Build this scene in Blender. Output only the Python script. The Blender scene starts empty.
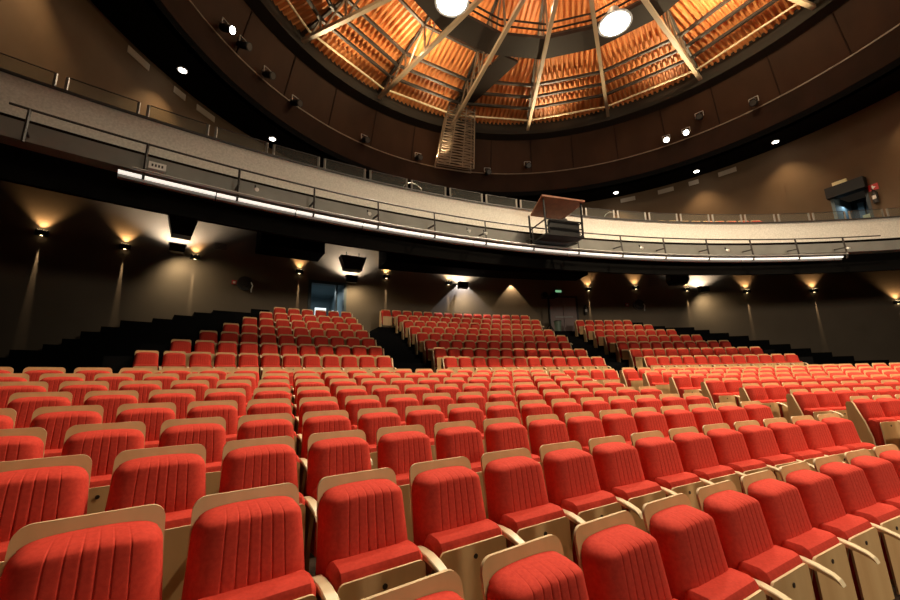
import bpy, math, random
from math import sin, cos, tan, radians as rad, pi, sqrt, hypot, atan2, degrees
random.seed(7)
S = bpy.context.scene
COL = S.collection
S.view_settings.view_transform = 'Standard'
S.view_settings.look = 'None'
S.view_settings.exposure = 0.0
S.view_settings.gamma = 1.0
S.view_settings.use_curve_mapping = False
S.cycles.use_denoising = True
S.cycles.max_bounces = 6
S.cycles.sample_clamp_indirect = 4.0

# ------------------------------------------------------------------ geometry of the hall
CX, CY = 13.578, -16.830          # common centre of seat rows, balcony and rear wall
DX, DY = 4.44, 10.20              # centre of the dome
def PC(R, a, z):                  # polar about the row centre (a in degrees from +Y)
    return (CX + R*sin(rad(a)), CY + R*cos(rad(a)), z)
def PD(R, a, z):
    return (DX + R*sin(rad(a)), DY + R*cos(rad(a)), z)

# ------------------------------------------------------------------ materials
MATS = {}
def mat(name, rgb, rough=.6, metal=0., emit=None, estr=0., noise=None, bump=None, spec=.5, alpha=None):
    m = bpy.data.materials.new(name); m.use_nodes = True
    nt = m.node_tree; b = nt.nodes['Principled BSDF']
    b.inputs['Base Color'].default_value = (*rgb, 1)
    b.inputs['Roughness'].default_value = rough
    b.inputs['Metallic'].default_value = metal
    b.inputs['Specular IOR Level'].default_value = spec
    if alpha is not None: b.inputs['Alpha'].default_value = alpha
    if emit:
        b.inputs['Emission Color'].default_value = (*emit, 1)
        b.inputs['Emission Strength'].default_value = estr
    if noise or bump:
        tc = nt.nodes.new('ShaderNodeTexCoord')
    if noise:                      # (scale, rgb2, detail, (sx,sy,sz))
        sc, rgb2, det, st = noise
        mp = nt.nodes.new('ShaderNodeMapping'); mp.inputs['Scale'].default_value = st
        n = nt.nodes.new('ShaderNodeTexNoise'); n.inputs['Scale'].default_value = sc; n.inputs['Detail'].default_value = det
        r = nt.nodes.new('ShaderNodeValToRGB')
        r.color_ramp.elements[0].position = .35; r.color_ramp.elements[1].position = .65
        r.color_ramp.elements[0].color = (*rgb, 1); r.color_ramp.elements[1].color = (*rgb2, 1)
        L = nt.links
        L.new(tc.outputs['Object'], mp.inputs['Vector']); L.new(mp.outputs['Vector'], n.inputs['Vector'])
        L.new(n.outputs['Fac'], r.inputs['Fac']); L.new(r.outputs['Color'], b.inputs['Base Color'])
    if bump:                       # (scale, strength)
        n2 = nt.nodes.new('ShaderNodeTexNoise'); n2.inputs['Scale'].default_value = bump[0]; n2.inputs['Detail'].default_value = 4
        bp = nt.nodes.new('ShaderNodeBump'); bp.inputs['Strength'].default_value = bump[1]; bp.inputs['Distance'].default_value = .01
        nt.links.new(tc.outputs['Object'], n2.inputs['Vector']); nt.links.new(n2.outputs['Fac'], bp.inputs['Height'])
        nt.links.new(bp.outputs['Normal'], b.inputs['Normal'])
    MATS[name] = m
    return m
O1 = (1, 1, 1)
M_RED = mat('red_upholstery', (.58, .044, .027), .85, noise=(60, (.66, .058, .035), 3, O1), bump=(400, .12), spec=.25)
M_PLY = mat('plywood', (.64, .395, .178), .42, noise=(6, (.74, .49, .235), 5, (1, 1, .12)), spec=.4)
M_EDGE = mat('plywood_edge', (.74, .56, .33), .5)
M_ARM = mat('cream_beech', (.80, .66, .42), .35, noise=(8, (.86, .73, .50), 3, (1, .2, 1)))
M_SUP = mat('seat_side_support', (.30, .17, .075), .55)
M_BOLT = mat('dark_bolt', (.03, .02, .015), .4)
M_FLOOR = mat('dark_carpet', (.030, .018, .012), .95, noise=(40, (.042, .026, .018), 4, O1), spec=.1)
M_STAIR = mat('black_carpet', (.006, .006, .0065), .95, noise=(50, (.008, .008, .0085), 3, O1), spec=.05)
M_WALL = mat('taupe_wall', (.135, .100, .066), .8, noise=(.5, (.16, .12, .081), 5, O1), bump=(9, .1))
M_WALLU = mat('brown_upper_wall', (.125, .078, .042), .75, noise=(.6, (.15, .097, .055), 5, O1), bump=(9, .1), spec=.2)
M_CONC = mat('speckled_concrete', (.60, .565, .495), .85, noise=(22, (.74, .70, .62), 6, O1), bump=(60, .25))
M_LEDGE = mat('grey_painted_ledge', (.23, .225, .20), .6, noise=(2, (.27, .265, .235), 4, O1))
M_BLACK = mat('black_soffit', (.005, .0047, .0045), .95, spec=.03)
M_SOFF = mat('dark_soffit', (.011, .0105, .010), .85, noise=(1.2, (.015, .014, .0135), 4, O1), spec=.15)
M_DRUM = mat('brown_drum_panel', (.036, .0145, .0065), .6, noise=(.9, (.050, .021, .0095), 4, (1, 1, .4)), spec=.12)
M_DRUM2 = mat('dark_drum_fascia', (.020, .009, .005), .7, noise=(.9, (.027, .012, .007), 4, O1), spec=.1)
M_LIP = mat('grey_brown_ledge', (.030, .024, .019), .7, spec=.2)
M_DECK = mat('rust_orange_roof_deck', (.62, .235, .075), .5, noise=(.7, (.72, .30, .10), 4, O1))
M_STEEL = mat('brown_grey_steel', (.15, .105, .07), .45, noise=(3, (.21, .155, .105), 3, O1))
M_CHORD = mat('pale_painted_steel', (.40, .31, .21), .45)
M_EAVE = mat('cream_eave_rail', (.85, .70, .45), .4)
M_DKST = mat('dark_steel', (.035, .028, .024), .5)
M_RING = mat('dark_ring_steel', (.028, .020, .016), .6, spec=.2)
M_LATT = mat('grey_brown_lattice_steel', (.23, .165, .115), .7, spec=.2)
M_METAL = mat('brushed_metal_post', (.34, .31, .27), .4, metal=.4)
M_GLASS = None
M_BLK = mat('black_metal', (.009, .0085, .008), .55, spec=.25)
M_GREY = mat('grey_metal', (.32, .31, .29), .4)
M_WHT = mat('white_enamel', (.78, .76, .70), .5)
M_VENT = mat('beige_vent_cover', (.52, .43, .33), .6)
M_LED = mat('lit_white_tube', (.9, .9, .9), .4, emit=(1, .93, .82), estr=.85)
M_LAMP = mat('lit_flood_lens', (1, 1, 1), .4, emit=(1, .93, .80), estr=40.)
M_FLD = mat('lit_wall_flood', (1, 1, 1), .4, emit=(1, .95, .86), estr=22.)
M_SPOT = mat('lit_downlight', (1, 1, 1), .4, emit=(1, .93, .82), estr=14.)
M_WARM = mat('lit_warm_slot', (1, 1, 1), .4, emit=(1, .72, .38), estr=7.)
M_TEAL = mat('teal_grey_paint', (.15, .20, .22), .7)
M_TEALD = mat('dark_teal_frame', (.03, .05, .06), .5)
M_SCREEN = mat('lit_white_notice', (.9, .9, .9), .5, emit=(.85, .95, 1), estr=1.1)
M_DOOR = mat('mauve_brown_door', (.24, .17, .16), .55)
M_RSIGN = mat('red_sign', (.55, .02, .02), .5)
M_GSIGN = mat('lit_green_exit_sign', (.05, .3, .1), .5, emit=(.35, .8, .4), estr=.5)
M_YEL = mat('pale_yellow_notice', (.72, .64, .36), .6)
M_CAGE = mat('rust_red_board', (.17, .055, .02), .6, noise=(5, (.23, .08, .03), 4, O1))
def glass():
    m = bpy.data.materials.new('railing_glass'); m.use_nodes = True
    nt = m.node_tree; nt.nodes.clear()
    o = nt.nodes.new('ShaderNodeOutputMaterial'); mx = nt.nodes.new('ShaderNodeMixShader')
    t = nt.nodes.new('ShaderNodeBsdfTransparent'); g = nt.nodes.new('ShaderNodeBsdfGlossy')
    d = nt.nodes.new('ShaderNodeBsdfDiffuse'); ad = nt.nodes.new('ShaderNodeMixShader')
    t.inputs[0].default_value = (.90, .93, .91, 1); g.inputs['Roughness'].default_value = .06
    d.inputs[0].default_value = (.55, .52, .46, 1)
    ad.inputs[0].default_value = .75; mx.inputs[0].default_value = .06
    nt.links.new(g.outputs[0], ad.inputs[1]); nt.links.new(d.outputs[0], ad.inputs[2])
    nt.links.new(t.outputs[0], mx.inputs[1]); nt.links.new(ad.outputs[0], mx.inputs[2])
    nt.links.new(mx.outputs[0], o.inputs[0])
    return m
M_GLASS = glass()

# ------------------------------------------------------------------ mesh builder
def sub(a, b): return (a[0]-b[0], a[1]-b[1], a[2]-b[2])
def add(a, b): return (a[0]+b[0], a[1]+b[1], a[2]+b[2])
def mul(a, k): return (a[0]*k, a[1]*k, a[2]*k)
def cross(a, b): return (a[1]*b[2]-a[2]*b[1], a[2]*b[0]-a[0]*b[2], a[0]*b[1]-a[1]*b[0])
def norm(a):
    l = sqrt(a[0]**2+a[1]**2+a[2]**2) or 1
    return (a[0]/l, a[1]/l, a[2]/l)
class MB:
    def __init__(s): s.v = []; s.f = []; s.m = []; s.sm = []
    def quad(s, idx, m=0, smooth=False): s.f.append(tuple(idx)); s.m.append(m); s.sm.append(smooth)
    def add(s, vs, fs, m=0, smooth=False):
        o = len(s.v); s.v += [tuple(p) for p in vs]
        for f in fs: s.quad([i+o for i in f], m, smooth)
    def obox(s, c, ax, ay, az, m=0):       # centre and three half-axis vectors
        vs = [add(c, add(mul(ax, i), add(mul(ay, j), mul(az, k)))) for i in (-1, 1) for j in (-1, 1) for k in (-1, 1)]
        s.add(vs, [(0, 1, 3, 2), (4, 6, 7, 5), (0, 4, 5, 1), (2, 3, 7, 6), (0, 2, 6, 4), (1, 5, 7, 3)], m)
    def box(s, x0, x1, y0, y1, z0, z1, m=0):
        s.obox(((x0+x1)/2, (y0+y1)/2, (z0+z1)/2), ((x1-x0)/2, 0, 0), (0, (y1-y0)/2, 0), (0, 0, (z1-z0)/2), m)
    def bar(s, p, q, w, h=None, m=0, up=(0, 0, 1)):
        h = h or w; d = norm(sub(q, p))
        if abs(d[0]*up[0]+d[1]*up[1]+d[2]*up[2]) > .98: up = (1, 0, 0)
        x = norm(cross(d, up)); z = cross(x, d)
        s.obox(mul(add(p, q), .5), mul(x, w/2), mul(sub(q, p), .5), mul(z, h/2), m)
    def tube(s, pts, r, n=6, m=0, closed=False):
        N = len(pts); o = len(s.v)
        for i, p in enumerate(pts):
            a = pts[i-1] if (i or closed) else p; b = pts[(i+1) % N] if (i < N-1 or closed) else p
            d = norm(sub(b, a)); up = (0, 0, 1) if abs(d[2]) < .95 else (1, 0, 0)
            x = norm(cross(d, up)); z = cross(x, d)
            for k in range(n):
                t = 2*pi*k/n
                s.v.append(add(p, add(mul(x, r*cos(t)), mul(z, r*sin(t)))))
        for i in range(N if closed else N-1):
            j = (i+1) % N
            for k in range(n):
                l = (k+1) % n
                s.quad((o+i*n+k, o+i*n+l, o+j*n+l, o+j*n+k), m, True)
        if not closed:
            s.quad([o+k for k in range(n)][::-1], m); s.quad([o+(N-1)*n+k for k in range(n)], m)
    def lathe(s, prof, base, axis, n=16, m=0, smooth=True):   # prof [(r, h)] along axis
        d = norm(axis); up = (0, 0, 1) if abs(d[2]) < .95 else (1, 0, 0)
        x = norm(cross(d, up)); z = cross(x, d); o = len(s.v)
        for r, h in prof:
            for k in range(n):
                t = 2*pi*k/n
                s.v.append(add(add(base, mul(d, h)), add(mul(x, r*cos(t)), mul(z, r*sin(t)))))
        for i in range(len(prof)-1):
            for k in range(n):
                l = (k+1) % n
                s.quad((o+i*n+k, o+i*n+l, o+(i+1)*n+l, o+(i+1)*n+k), m, smooth)
        s.quad([o+k for k in range(n)][::-1], m); s.quad([o+(len(prof)-1)*n+k for k in range(n)], m)
    def prism(s, poly, fn, t0, t1, m=0, me=None):  # 2-D outline extruded; fn(u, v, t) -> xyz
        n = len(poly); o = len(s.v)
        for t in (t0, t1):
            for u, v in poly: s.v.append(tuple(fn(u, v, t)))
        s.quad([o+i for i in range(n)][::-1], m); s.quad([o+n+i for i in range(n)], m)
        for i in range(n):
            j = (i+1) % n
            s.quad((o+i, o+j, o+n+j, o+n+i), m if me is None else me)
    def revolve(s, prof, cx, cy, a0, a1, n, m=0, closed_prof=False, mats=None, smooth=True):
        o = len(s.v); P = len(prof)
        for i in range(n+1):
            a = rad(a0+(a1-a0)*i/n)
            for R, z in prof: s.v.append((cx+R*sin(a), cy+R*cos(a), z))
        for i in range(n):
            for k in range(P if closed_prof else P-1):
                l = (k+1) % P
                s.quad((o+i*P+k, o+i*P+l, o+(i+1)*P+l, o+(i+1)*P+k), mats[k] if mats else m, smooth)
        if closed_prof and abs(a1-a0) < 359:
            s.quad([o+k for k in range(P)], m); s.quad([o+n*P+k for k in range(P)][::-1], m)
    def mesh(s, name, mats):
        me = bpy.data.meshes.new(name)
        me.from_pydata(s.v, [], s.f)
        for mm in mats: me.materials.append(mm)
        me.polygons.foreach_set('material_index', s.m)
        me.polygons.foreach_set('use_smooth', s.sm)
        me.update()
        me.set_sharp_from_angle(angle=rad(32))
        return me
    def build(s, name, mats, parent=None):
        if not isinstance(mats, (list, tuple)): mats = [mats]
        o = bpy.data.objects.new(name, s.mesh(name, mats)); COL.objects.link(o)
        if parent: o.parent = parent
        return o
def tag(o, label=None, cat=None, group=None, kind=None):
    if label: o['label'] = label
    if cat: o['category'] = cat
    if group: o['group'] = group
    if kind: o['kind'] = kind
    return o
def struct(o): o['kind'] = 'structure'; return o
def empty(name, loc, rz=0., label=None, cat=None, group=None):
    o = bpy.data.objects.new(name, None); COL.objects.link(o)
    o.location = loc; o.rotation_euler = (0, 0, rz); o.empty_display_size = .1
    return tag(o, label, cat, group)
def copy_thing(src, loc, rz, label, group=None):
    r = src.copy(); COL.objects.link(r); r.location = loc; r.rotation_euler = (0, 0, rz)
    r['label'] = label
    if group: r['group'] = group
    for ch in list(src.children):
        c = ch.copy(); COL.objects.link(c); c.parent = r
        for g in list(ch.children):
            d = g.copy(); COL.objects.link(d); d.parent = c
    return r
def light(name, kind, loc, power, color, target=None, size=.1, angle=60, blend=.5, spread=None):
    l = bpy.data.lights.new(name, kind); l.energy = power; l.color = color
    if kind == 'SPOT': l.spot_size = rad(angle); l.spot_blend = blend; l.shadow_soft_size = size
    elif kind == 'POINT': l.shadow_soft_size = size
    elif kind == 'AREA':
        l.shape = 'DISK'; l.size = size
        if spread: l.spread = rad(spread)
    o = bpy.data.objects.new(name, l); COL.objects.link(o); o.location = loc
    if target is not None:
        from mathutils import Vector
        o.rotation_euler = (Vector(target)-Vector(loc)).to_track_quat('-Z', 'Y').to_euler()
    return o
ORD = ['zeroth', 'first', 'second', 'third', 'fourth', 'fifth', 'sixth', 'seventh', 'eighth', 'ninth', 'tenth', 'eleventh', 'twelfth',
       'thirteenth', 'fourteenth', 'fifteenth', 'sixteenth', 'seventeenth', 'eighteenth', 'nineteenth', 'twentieth', 'twenty-first',
       'twenty-second', 'twenty-third', 'twenty-fourth', 'twenty-fifth', 'twenty-sixth', 'twenty-seventh', 'twenty-eighth']

# ------------------------------------------------------------------ camera (16 mm lens on a 36 mm frame)
cd = bpy.data.cameras.new('camera'); cam = bpy.data.objects.new('camera', cd); COL.objects.link(cam)
cd.sensor_width = 36; cd.lens = 402.19*36/900; cd.clip_start = .05; cd.clip_end = 300
from mathutils import Matrix
PITCH, ROLL = .2086, -.0227
cam.matrix_world = Matrix.Translation((0, 0, 1.6)) @ Matrix.Rotation(pi/2+PITCH, 4, 'X') @ Matrix.Rotation(ROLL, 4, 'Z')
S.camera = cam
def project(p):
    x, y, z = p[0], p[1], p[2]-1.6
    d = y*cos(PITCH)+z*sin(PITCH); u = -y*sin(PITCH)+z*cos(PITCH)
    if d < .15: return None
    X = 402.19*x/d; Y = -402.19*u/d; c, s = cos(ROLL), sin(ROLL)
    return 450+c*X-s*Y, 300+s*X+c*Y, d

# ------------------------------------------------------------------ rows
ROWR = [22.916+.9113*r for r in range(9)]
ROWZ = [0.0, .19, .32, .43, .546, .674, .80, .925, 1.05]
REAR = [(33.62+.9*k, 1.62+.39*k) for k in range(8)]
R9, Z9 = 32.43, 1.107
W = .55

# floor: stepped tiers swept round the row centre
prof = [(16, 0)]
z = 0.
for r in range(1, 9):
    prof += [(ROWR[r]-.62, z), (ROWR[r]-.62, ROWZ[r])]; z = ROWZ[r]
prof += [(31.6, z), (31.6, Z9)]; z = Z9
prof += [(43.0, z)]
b = MB(); b.revolve(prof, CX, CY, -75, 35, 110, 0, smooth=False,
                    mats=[1 if prof[min(k+1, len(prof)-1)][0] > 31 else 0 for k in range(len(prof)-1)])
struct(b.build('floor', [M_FLOOR, M_STAIR]))
def tier(b, R0, R1, a0, a1, z1, z0=1.0): b.revolve([(R0, z0), (R0, z1), (R1, z1), (R1, z0)], CX, CY, a0, a1, max(4, int((a1-a0)*1.4)), 0, True, smooth=False)
LEFT_END = [-38.55, -37.45, -36.35, -35.32, -34.3, -33.35, -32.45]
RIGHT_END = [1.25, -.1, -1.2, -2.3, -3.4, -4.5, -5.3]
b = MB()
for k, (R, zz) in enumerate(REAR[:7]):
    tier(b, R-.55, (R+.35 if k < 6 else 41.2), LEFT_END[k]-.35, RIGHT_END[k]+.35, zz)
tier(b, 39.37, 41.2, -25.5, -8.0, REAR[7][1], 3.9)
struct(b.build('floor_raised_tiers', M_STAIR))
# intermediate steps of the two stair aisles
for n_, (a0, a1) in enumerate(((-27.2, -24.5), (-13.0, -10.3))):
    b = MB()
    for k, (R, zz) in enumerate(REAR[:7]): tier(b, R-.98, R-.54, a0, a1, zz-.19, zz-.39)
    struct(b.build('trim_%d' % (n_+1), M_STAIR))
# black side stairs that run down along the rear wall to either side
b = MB()
for a0, a1, zt in ((-35.3, -33.2, 4.69), (-36.2, -35.3, 4.56), (-37.1, -36.2, 4.40), (-38.0, -37.1, 4.22), (-39.3, -38.0, 4.07), (-40.0, -39.3, 3.82),
                   (-40.7, -40.0, 3.62), (-41.3, -40.7, 3.35), (-41.9, -41.3, 3.15), (-42.9, -41.9, 2.95), (-45.5, -42.9, 2.71)): tier(b, 39.6, 40.95, a0, a1, zt)
struct(b.build('trim_17', M_STAIR))
b = MB()
for a0, a1, zt in ((-4.9, -2.0, 4.62), (-2.0, .4, 4.52), (.4, 1.6, 4.35), (1.6, 3.1, 4.15), (3.1, 4.6, 3.95), (4.6, 6.1, 3.68), (6.1, 7.6, 3.42), (7.6, 9.0, 3.15),
                   (9.0, 10.4, 2.90), (10.4, 11.8, 2.66), (11.8, 14.0, 2.4)): tier(b, 39.6, 40.95, a0, a1, zt)
struct(b.build('trim_18', M_STAIR))
# black stepped parapets between the seat blocks and the side walls
def parapets(name, segs):
    b = MB()
    for R, a0, a1, z0, z1 in segs:
        b.revolve([(R-.03, z0), (R-.03, z1), (R+.09, z1), (R+.09, z0)], CX, CY, a0, a1, 6, 0, True, smooth=False)
    return struct(b.build(name, M_STAIR))
segL = [(R+.05, LEFT_END[k]-1.0, LEFT_END[k], 1.0, zz+.80) for k, (R, zz) in enumerate(REAR[:7])]
segR = [(R+.05, RIGHT_END[k], RIGHT_END[k]+1.0, 1.0, zz+.80) for k, (R, zz) in enumerate(REAR[:7])]
parapets('trim_3', segL); parapets('trim_4', segR)

# ------------------------------------------------------------------ rear wall with doorway openings
RW = 41.0
def wall_strip(b, a0, a1, z0, z1, n): b.revolve([(RW, z0), (RW, z1), (RW+.25, z1), (RW+.25, z0)], CX, CY, a0, a1, n, 0, True)
b = MB()
wall_strip(b, -62, -29.72, -.5, 9.2, 46); wall_strip(b, -29.72, -27.3, 6.62, 9.2, 4); wall_strip(b, -27.3, 30, -.5, 9.2, 80)
wall_strip(b, -29.72, -27.3, -.5, 4.25, 4)
struct(b.build('wall_rear', M_WALL))
# corridor behind the blue doorway
def frame_pts(a, R, z): return PC(R, a, z)
b = MB()
for (a0, a1, R0, R1, z0, z1) in ((-29.9, -27.1, 41.2, 45, 4.15, 4.25), (-29.9, -27.1, 41.2, 45, 6.72, 6.85), (-29.9, -29.72, 41.2, 45, 4.25, 6.72),
                                 (-27.3, -27.1, 41.2, 45, 4.25, 6.72), (-29.9, -27.1, 45, 45.1, 4.15, 6.85)):
    b.revolve([(R0, z0), (R0, z1), (R1, z1), (R1, z0)], CX, CY, a0, a1, 3, 0, True, smooth=False)
struct(b.build('wall_corridor', M_TEAL))
b = MB()
for a0, a1, z0, z1 in ((-29.78, -29.6, 4.2, 6.68), (-27.42, -27.24, 4.2, 6.68), (-29.78, -27.24, 6.58, 6.72), (-27.95, -27.86, 4.25, 6.6)):
    b.revolve([(40.93, z0), (40.93, z1), (41.3, z1), (41.3, z0)], CX, CY, a0, a1, 3, 0, True, smooth=False)
d = tag(b.build('doorway_frame', M_TEALD), 'dark frame of the blue-lit doorway above the seats', 'door frame'); d.name = 'door_1'; struct(d)
for k, (a0, a1, z0, z1, lb) in enumerate(((-29.0, -28.25, 5.15, 5.62, 'white lit notice board inside the blue doorway, larger of two'),
                                          (-27.85, -27.42, 5.18, 5.52, 'small white lit notice by the door post of the blue doorway'))):
    b = MB(); b.revolve([(42.2, z0), (42.2, z1), (42.26, z1), (42.26, z0)], CX, CY, a0, a1, 2, 0, True, smooth=False)
    o = empty('notice_board', PC(42.25, (a0+a1)/2, 4.25), 0, lb, 'notice board')
    bd = b.build('board', M_SCREEN, o); bd.matrix_parent_inverse = Matrix.Translation(o.location).inverted()
    b = MB(); b.bar(PC(42.3, (a0+a1)/2, 4.25), PC(42.3, (a0+a1)/2, (z0+z1)/2), .06)
    bd = b.build('post', M_GREY, o); bd.matrix_parent_inverse = Matrix.Translation(o.location).inverted()
light('corridor_light', 'AREA', PC(43, -28.5, 6.6), 22, (.80, .95, 1), PC(43, -28.5, 4), 1.0)

# local frame helper: place parts in a wall frame (x along wall to the viewer's right, y out of the room, z up)
def wall_thing(name, R, a, z, label, cat, group=None, about='C'):
    p = PC(R, a, z) if about == 'C' else PD(R, a, z)
    return empty(name, p, -rad(a), label, cat, group)

# double door at the head of the stair aisle
t = wall_thing('door', 41.0, -9.65, 4.35, None, None)
t.name = 'door_2'; struct(t)
for i in (-1, 1):
    b = MB(); b.box(i*.42-.405, i*.42+.405, -.07, -.01, .02, 2.2, 0); b.box(i*.42-.3, i*.42+.3, -.085, -.06, .25, 2.0, 0)
    b.build('door_leaf', M_DOOR, t)
b = MB(); b.box(-.93, -.84, -.12, 0, 0, 2.3); b.box(.84, .93, -.12, 0, 0, 2.3); b.box(-.93, .93, -.12, 0, 2.2, 2.32)
b.build('door_frame', M_DKST, t)
b = MB(); b.box(-.55, .55, -.14, -.1, 1.0, 1.07); b.build('push_bar', M_GREY, t)
t = wall_thing('exit_sign', 40.95, -10.0, 6.84, 'small green exit sign above the double door', 'sign')
b = MB(); b.box(-.22, .22, -.08, 0, 0, .2); b.build('sign_box', M_DKST, t)
b = MB(); b.box(-.19, .19, -.086, -.078, .03, .17); b.build('sign_face', M_GSIGN, t)

# ------------------------------------------------------------------ wall sconces
def sconce_proto():
    t = empty('wall_sconce', (0, 0, 0))
    b = MB(); b.box(-.17, .17, -.17, -.02, -.09, .09); b.box(-.06, .06, -.03, 0, -.07, .07); b.build('housing', M_BLK, t)
    b = MB(); b.box(-.13, .13, -.15, -.05, .091, .097); b.build('upper_lens', M_WARM, t)
    b = MB(); b.box(-.035, .035, -.12, -.06, -.097, -.091); b.build('lower_lens', M_WARM, t)
    t['category'] = 'wall light'; t['group'] = 'up-and-down lights on the rear wall'
    return t
SC = [(-42.78, 7.12, 'on the dark rear wall, first before the loudspeakers'), (-39.58, 7.10, 'on the dark rear wall, second before the loudspeakers'),
      (-36.35, 7.10, 'right below the first bright floodlight'), (-30.43, 7.05, 'beside the blue-lit doorway'),
      (-24.39, 7.25, 'above the first stair aisle on the rear wall'), (-19.47, 7.17, 'touching the pale light cone behind the middle block'),
      (-7.25, 7.10, 'beside the double door'), (-3.04, 7.20, 'directly above the second hose reel'),
      (1.35, 7.02, 'below the black box loudspeaker and last floodlight'), (6.22, 6.76, 'first beyond the last floodlight'),
      (11.26, 6.6, 'second beyond the last floodlight'), (16.64, 5.62, 'last on the rear wall, beyond the others')]
sp = sconce_proto()
for i, (a, zz, lb) in enumerate(SC):
    lab = 'black wall light '+lb
    if i == 0:
        o = sp; o.location = PC(RW, a, zz); o.rotation_euler = (0, 0, -rad(a)); o['label'] = lab
    else: o = copy_thing(sp, PC(RW, a, zz), -rad(a), lab)
    light('sconce_up', 'SPOT', PC(RW-.14, a, zz+.11), 130, (1, .60, .26), PC(RW-.02, a, zz+1.0), .03, 92, .8)
    light('sconce_down', 'SPOT', PC(RW-.045, a, zz-.10), 900, (1, .72, .42), PC(RW+.03, a, zz-2.5), .008, 6.5, .8)

# ------------------------------------------------------------------ floodlights under the balcony
FL = [(-37.3, 7.27, 'black floodlight glaring on the wall below the first trapezoid loudspeaker'), (-27.1, 6.86, 'black floodlight glaring just above the blue-lit doorway'),
      (-18.55, 7.0, 'black floodlight at the top of the pale light cone behind the middle block'), (2.35, 6.93, 'black floodlight glaring beside the black box loudspeaker')]
fp = empty('floodlight', (0, 0, 0)); fp['category'] = 'floodlight'; fp['group'] = 'floodlights on the rear wall'
b = MB(); b.box(-.26, .26, -.14, .14, -.22, .10); b.box(-.30, .30, -.17, .17, .08, .12); b.build('housing', M_BLK, fp)
b = MB(); b.box(-.22, .22, -.12, .12, .121, .13); b.build('lens', M_FLD, fp)
b = MB(); b.bar((0, .1, 0), (0, .52, 0), .06); b.build('bracket', M_BLK, fp)
for i, (a, zz, lb) in enumerate(FL):
    if i == 0: o = fp; o.location = PC(40.4, a, zz); o.rotation_euler = (0, 0, -rad(a)); o['label'] = lb
    else: o = copy_thing(fp, PC(40.4, a, zz), -rad(a), lb)
    light('flood_glow', 'SPOT', PC(40.4, a, zz+.17), 520, (1, .94, .84), PC(40.75, a, zz+1), .12, 140, .5)
    light('flood_down', 'SPOT', PC(40.3, a, zz-.27), 160, (1, .80, .50), PC(41.3, a+1.2, zz-2.2), .1, 140, 1.0)
# ceiling spots that throw the two light cones on the back wall
light('cone_spot', 'SPOT', PC(40.86, -18.3, 7.42), 420, (.86, .88, 1), PC(40.88, -18.3, 5.2), .012, 94, .08)
light('cone_spot', 'SPOT', PC(40.84, -14.1, 7.42), 150, (1, .72, .42), PC(40.86, -14.1, 5.2), .012, 82, .1)

# unseen spots added under the balcony ceiling to brighten the rear seats
for a in (-33, -29, -24, -19, -14, -8, -4):
    light('soffit_fill', 'SPOT', PC(35.2, a, 7.45), 200, (1, .78, .54), PC(38.2, a, 3.6), .2, 84, 1.0)

# ------------------------------------------------------------------ loudspeakers hung under the balcony
def trap_speaker(a, z0, w0, w1, h, lb):
    t = wall_thing('loudspeaker', 39.5, a, z0, lb, 'loudspeaker', 'loudspeakers under the balcony')
    b = MB(); b.prism([(-w0/2, 0), (w0/2, 0), (w1/2, h), (-w1/2, h)], lambda u, v, tt: (u, tt+.12*v, v), -.3, .25); b.build('cabinet', M_BLK, t)
    b = MB(); b.prism([(-w0/2+.04, .05), (w0/2-.04, .05), (w1/2-.06, h-.05), (-w1/2+.06, h-.05)], lambda u, v, tt: (u, tt+.12*v, v), -.32, -.301); b.build('grille', M_DKST, t)
    for s_ in (-1, 1):
        b = MB(); b.bar((s_*w1/4, .05, h), (s_*w1/4, .05, h+.25), .04); b.build('hanger', M_BLK, t)
trap_speaker(-37.22, 7.42, .62, 1.0, .82, 'black trapezoid loudspeaker hung over the first wall floodlight')
trap_speaker(-27.35, 6.98, .80, 1.2, .66, 'black trapezoid loudspeaker hung over the blue-lit doorway')
t = wall_thing('loudspeaker', 39.5, -.5, 7.0, 'black box loudspeaker hung beside the last wall floodlight', 'loudspeaker', 'loudspeakers under the balcony')
b = MB(); b.prism([(-.55, .25), (-.42, 0), (.42, 0), (.55, .25), (.50, .68), (-.50, .68)], lambda u, v, tt: (u, tt, v), -.28, .25); b.build('cabinet', M_BLK, t)
b = MB(); b.prism([(-.48, .25), (-.38, .05), (.38, .05), (.48, .25), (.44, .62), (-.44, .62)], lambda u, v, tt: (u, tt, v), -.30, -.281); b.build('grille', M_DKST, t)
b = MB(); b.bar((0, 0, .68), (0, 0, 1.2), .05); b.build('hanger', M_BLK, t)

# hose reels with red call points
def hose_reel(a, zz, lb, lb2, ac):
    t = wall_thing('fire_hose_reel', RW, a, zz, lb, 'hose reel')
    b = MB(); b.lathe([(.30, 0), (.31, .03), (.31, .06), (.24, .07), (.24, .15), (.31, .16), (.31, .19), (.12, .2), (.12, .24)], (0, -.02, 0), (0, -1, 0), 24); b.build('drum', M_DKST, t)
    b = MB()
    for k in range(3): b.tube([(.27*cos(x*pi/10), -.09-.03*k, .27*sin(x*pi/10)) for x in range(20)], .022, 6, 0, True)
    b.build('hose', M_WHT, t)
    b = MB(); b.tube([(.24, -.24, .05), (.30, -.26, -.1), (.26, -.25, -.28)], .025); b.lathe([(.035, 0), (.02, .12)], (.26, -.25, -.28), (0, 0, -1), 10); b.build('nozzle', M_WHT, t)
    t = wall_thing('call_point', RW, ac, zz+.02, lb2, 'call point')
    b = MB(); b.box(-.09, .09, -.06, 0, -.09, .09); b.build('box', M_RSIGN, t)
    b = MB(); b.box(-.05, .05, -.066, -.059, -.05, .05); b.build('glass_front', M_WHT, t)
hose_reel(-33.62, 6.20, 'black fire hose reel on the wall between first floodlight and blue doorway', 'red call point beside the hose reel before the blue doorway', -34.2)
hose_reel(-3.0, 6.12, 'black fire hose reel on the wall below the eighth sconce', 'red call point beside the hose reel past the double door', -3.95)

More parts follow.
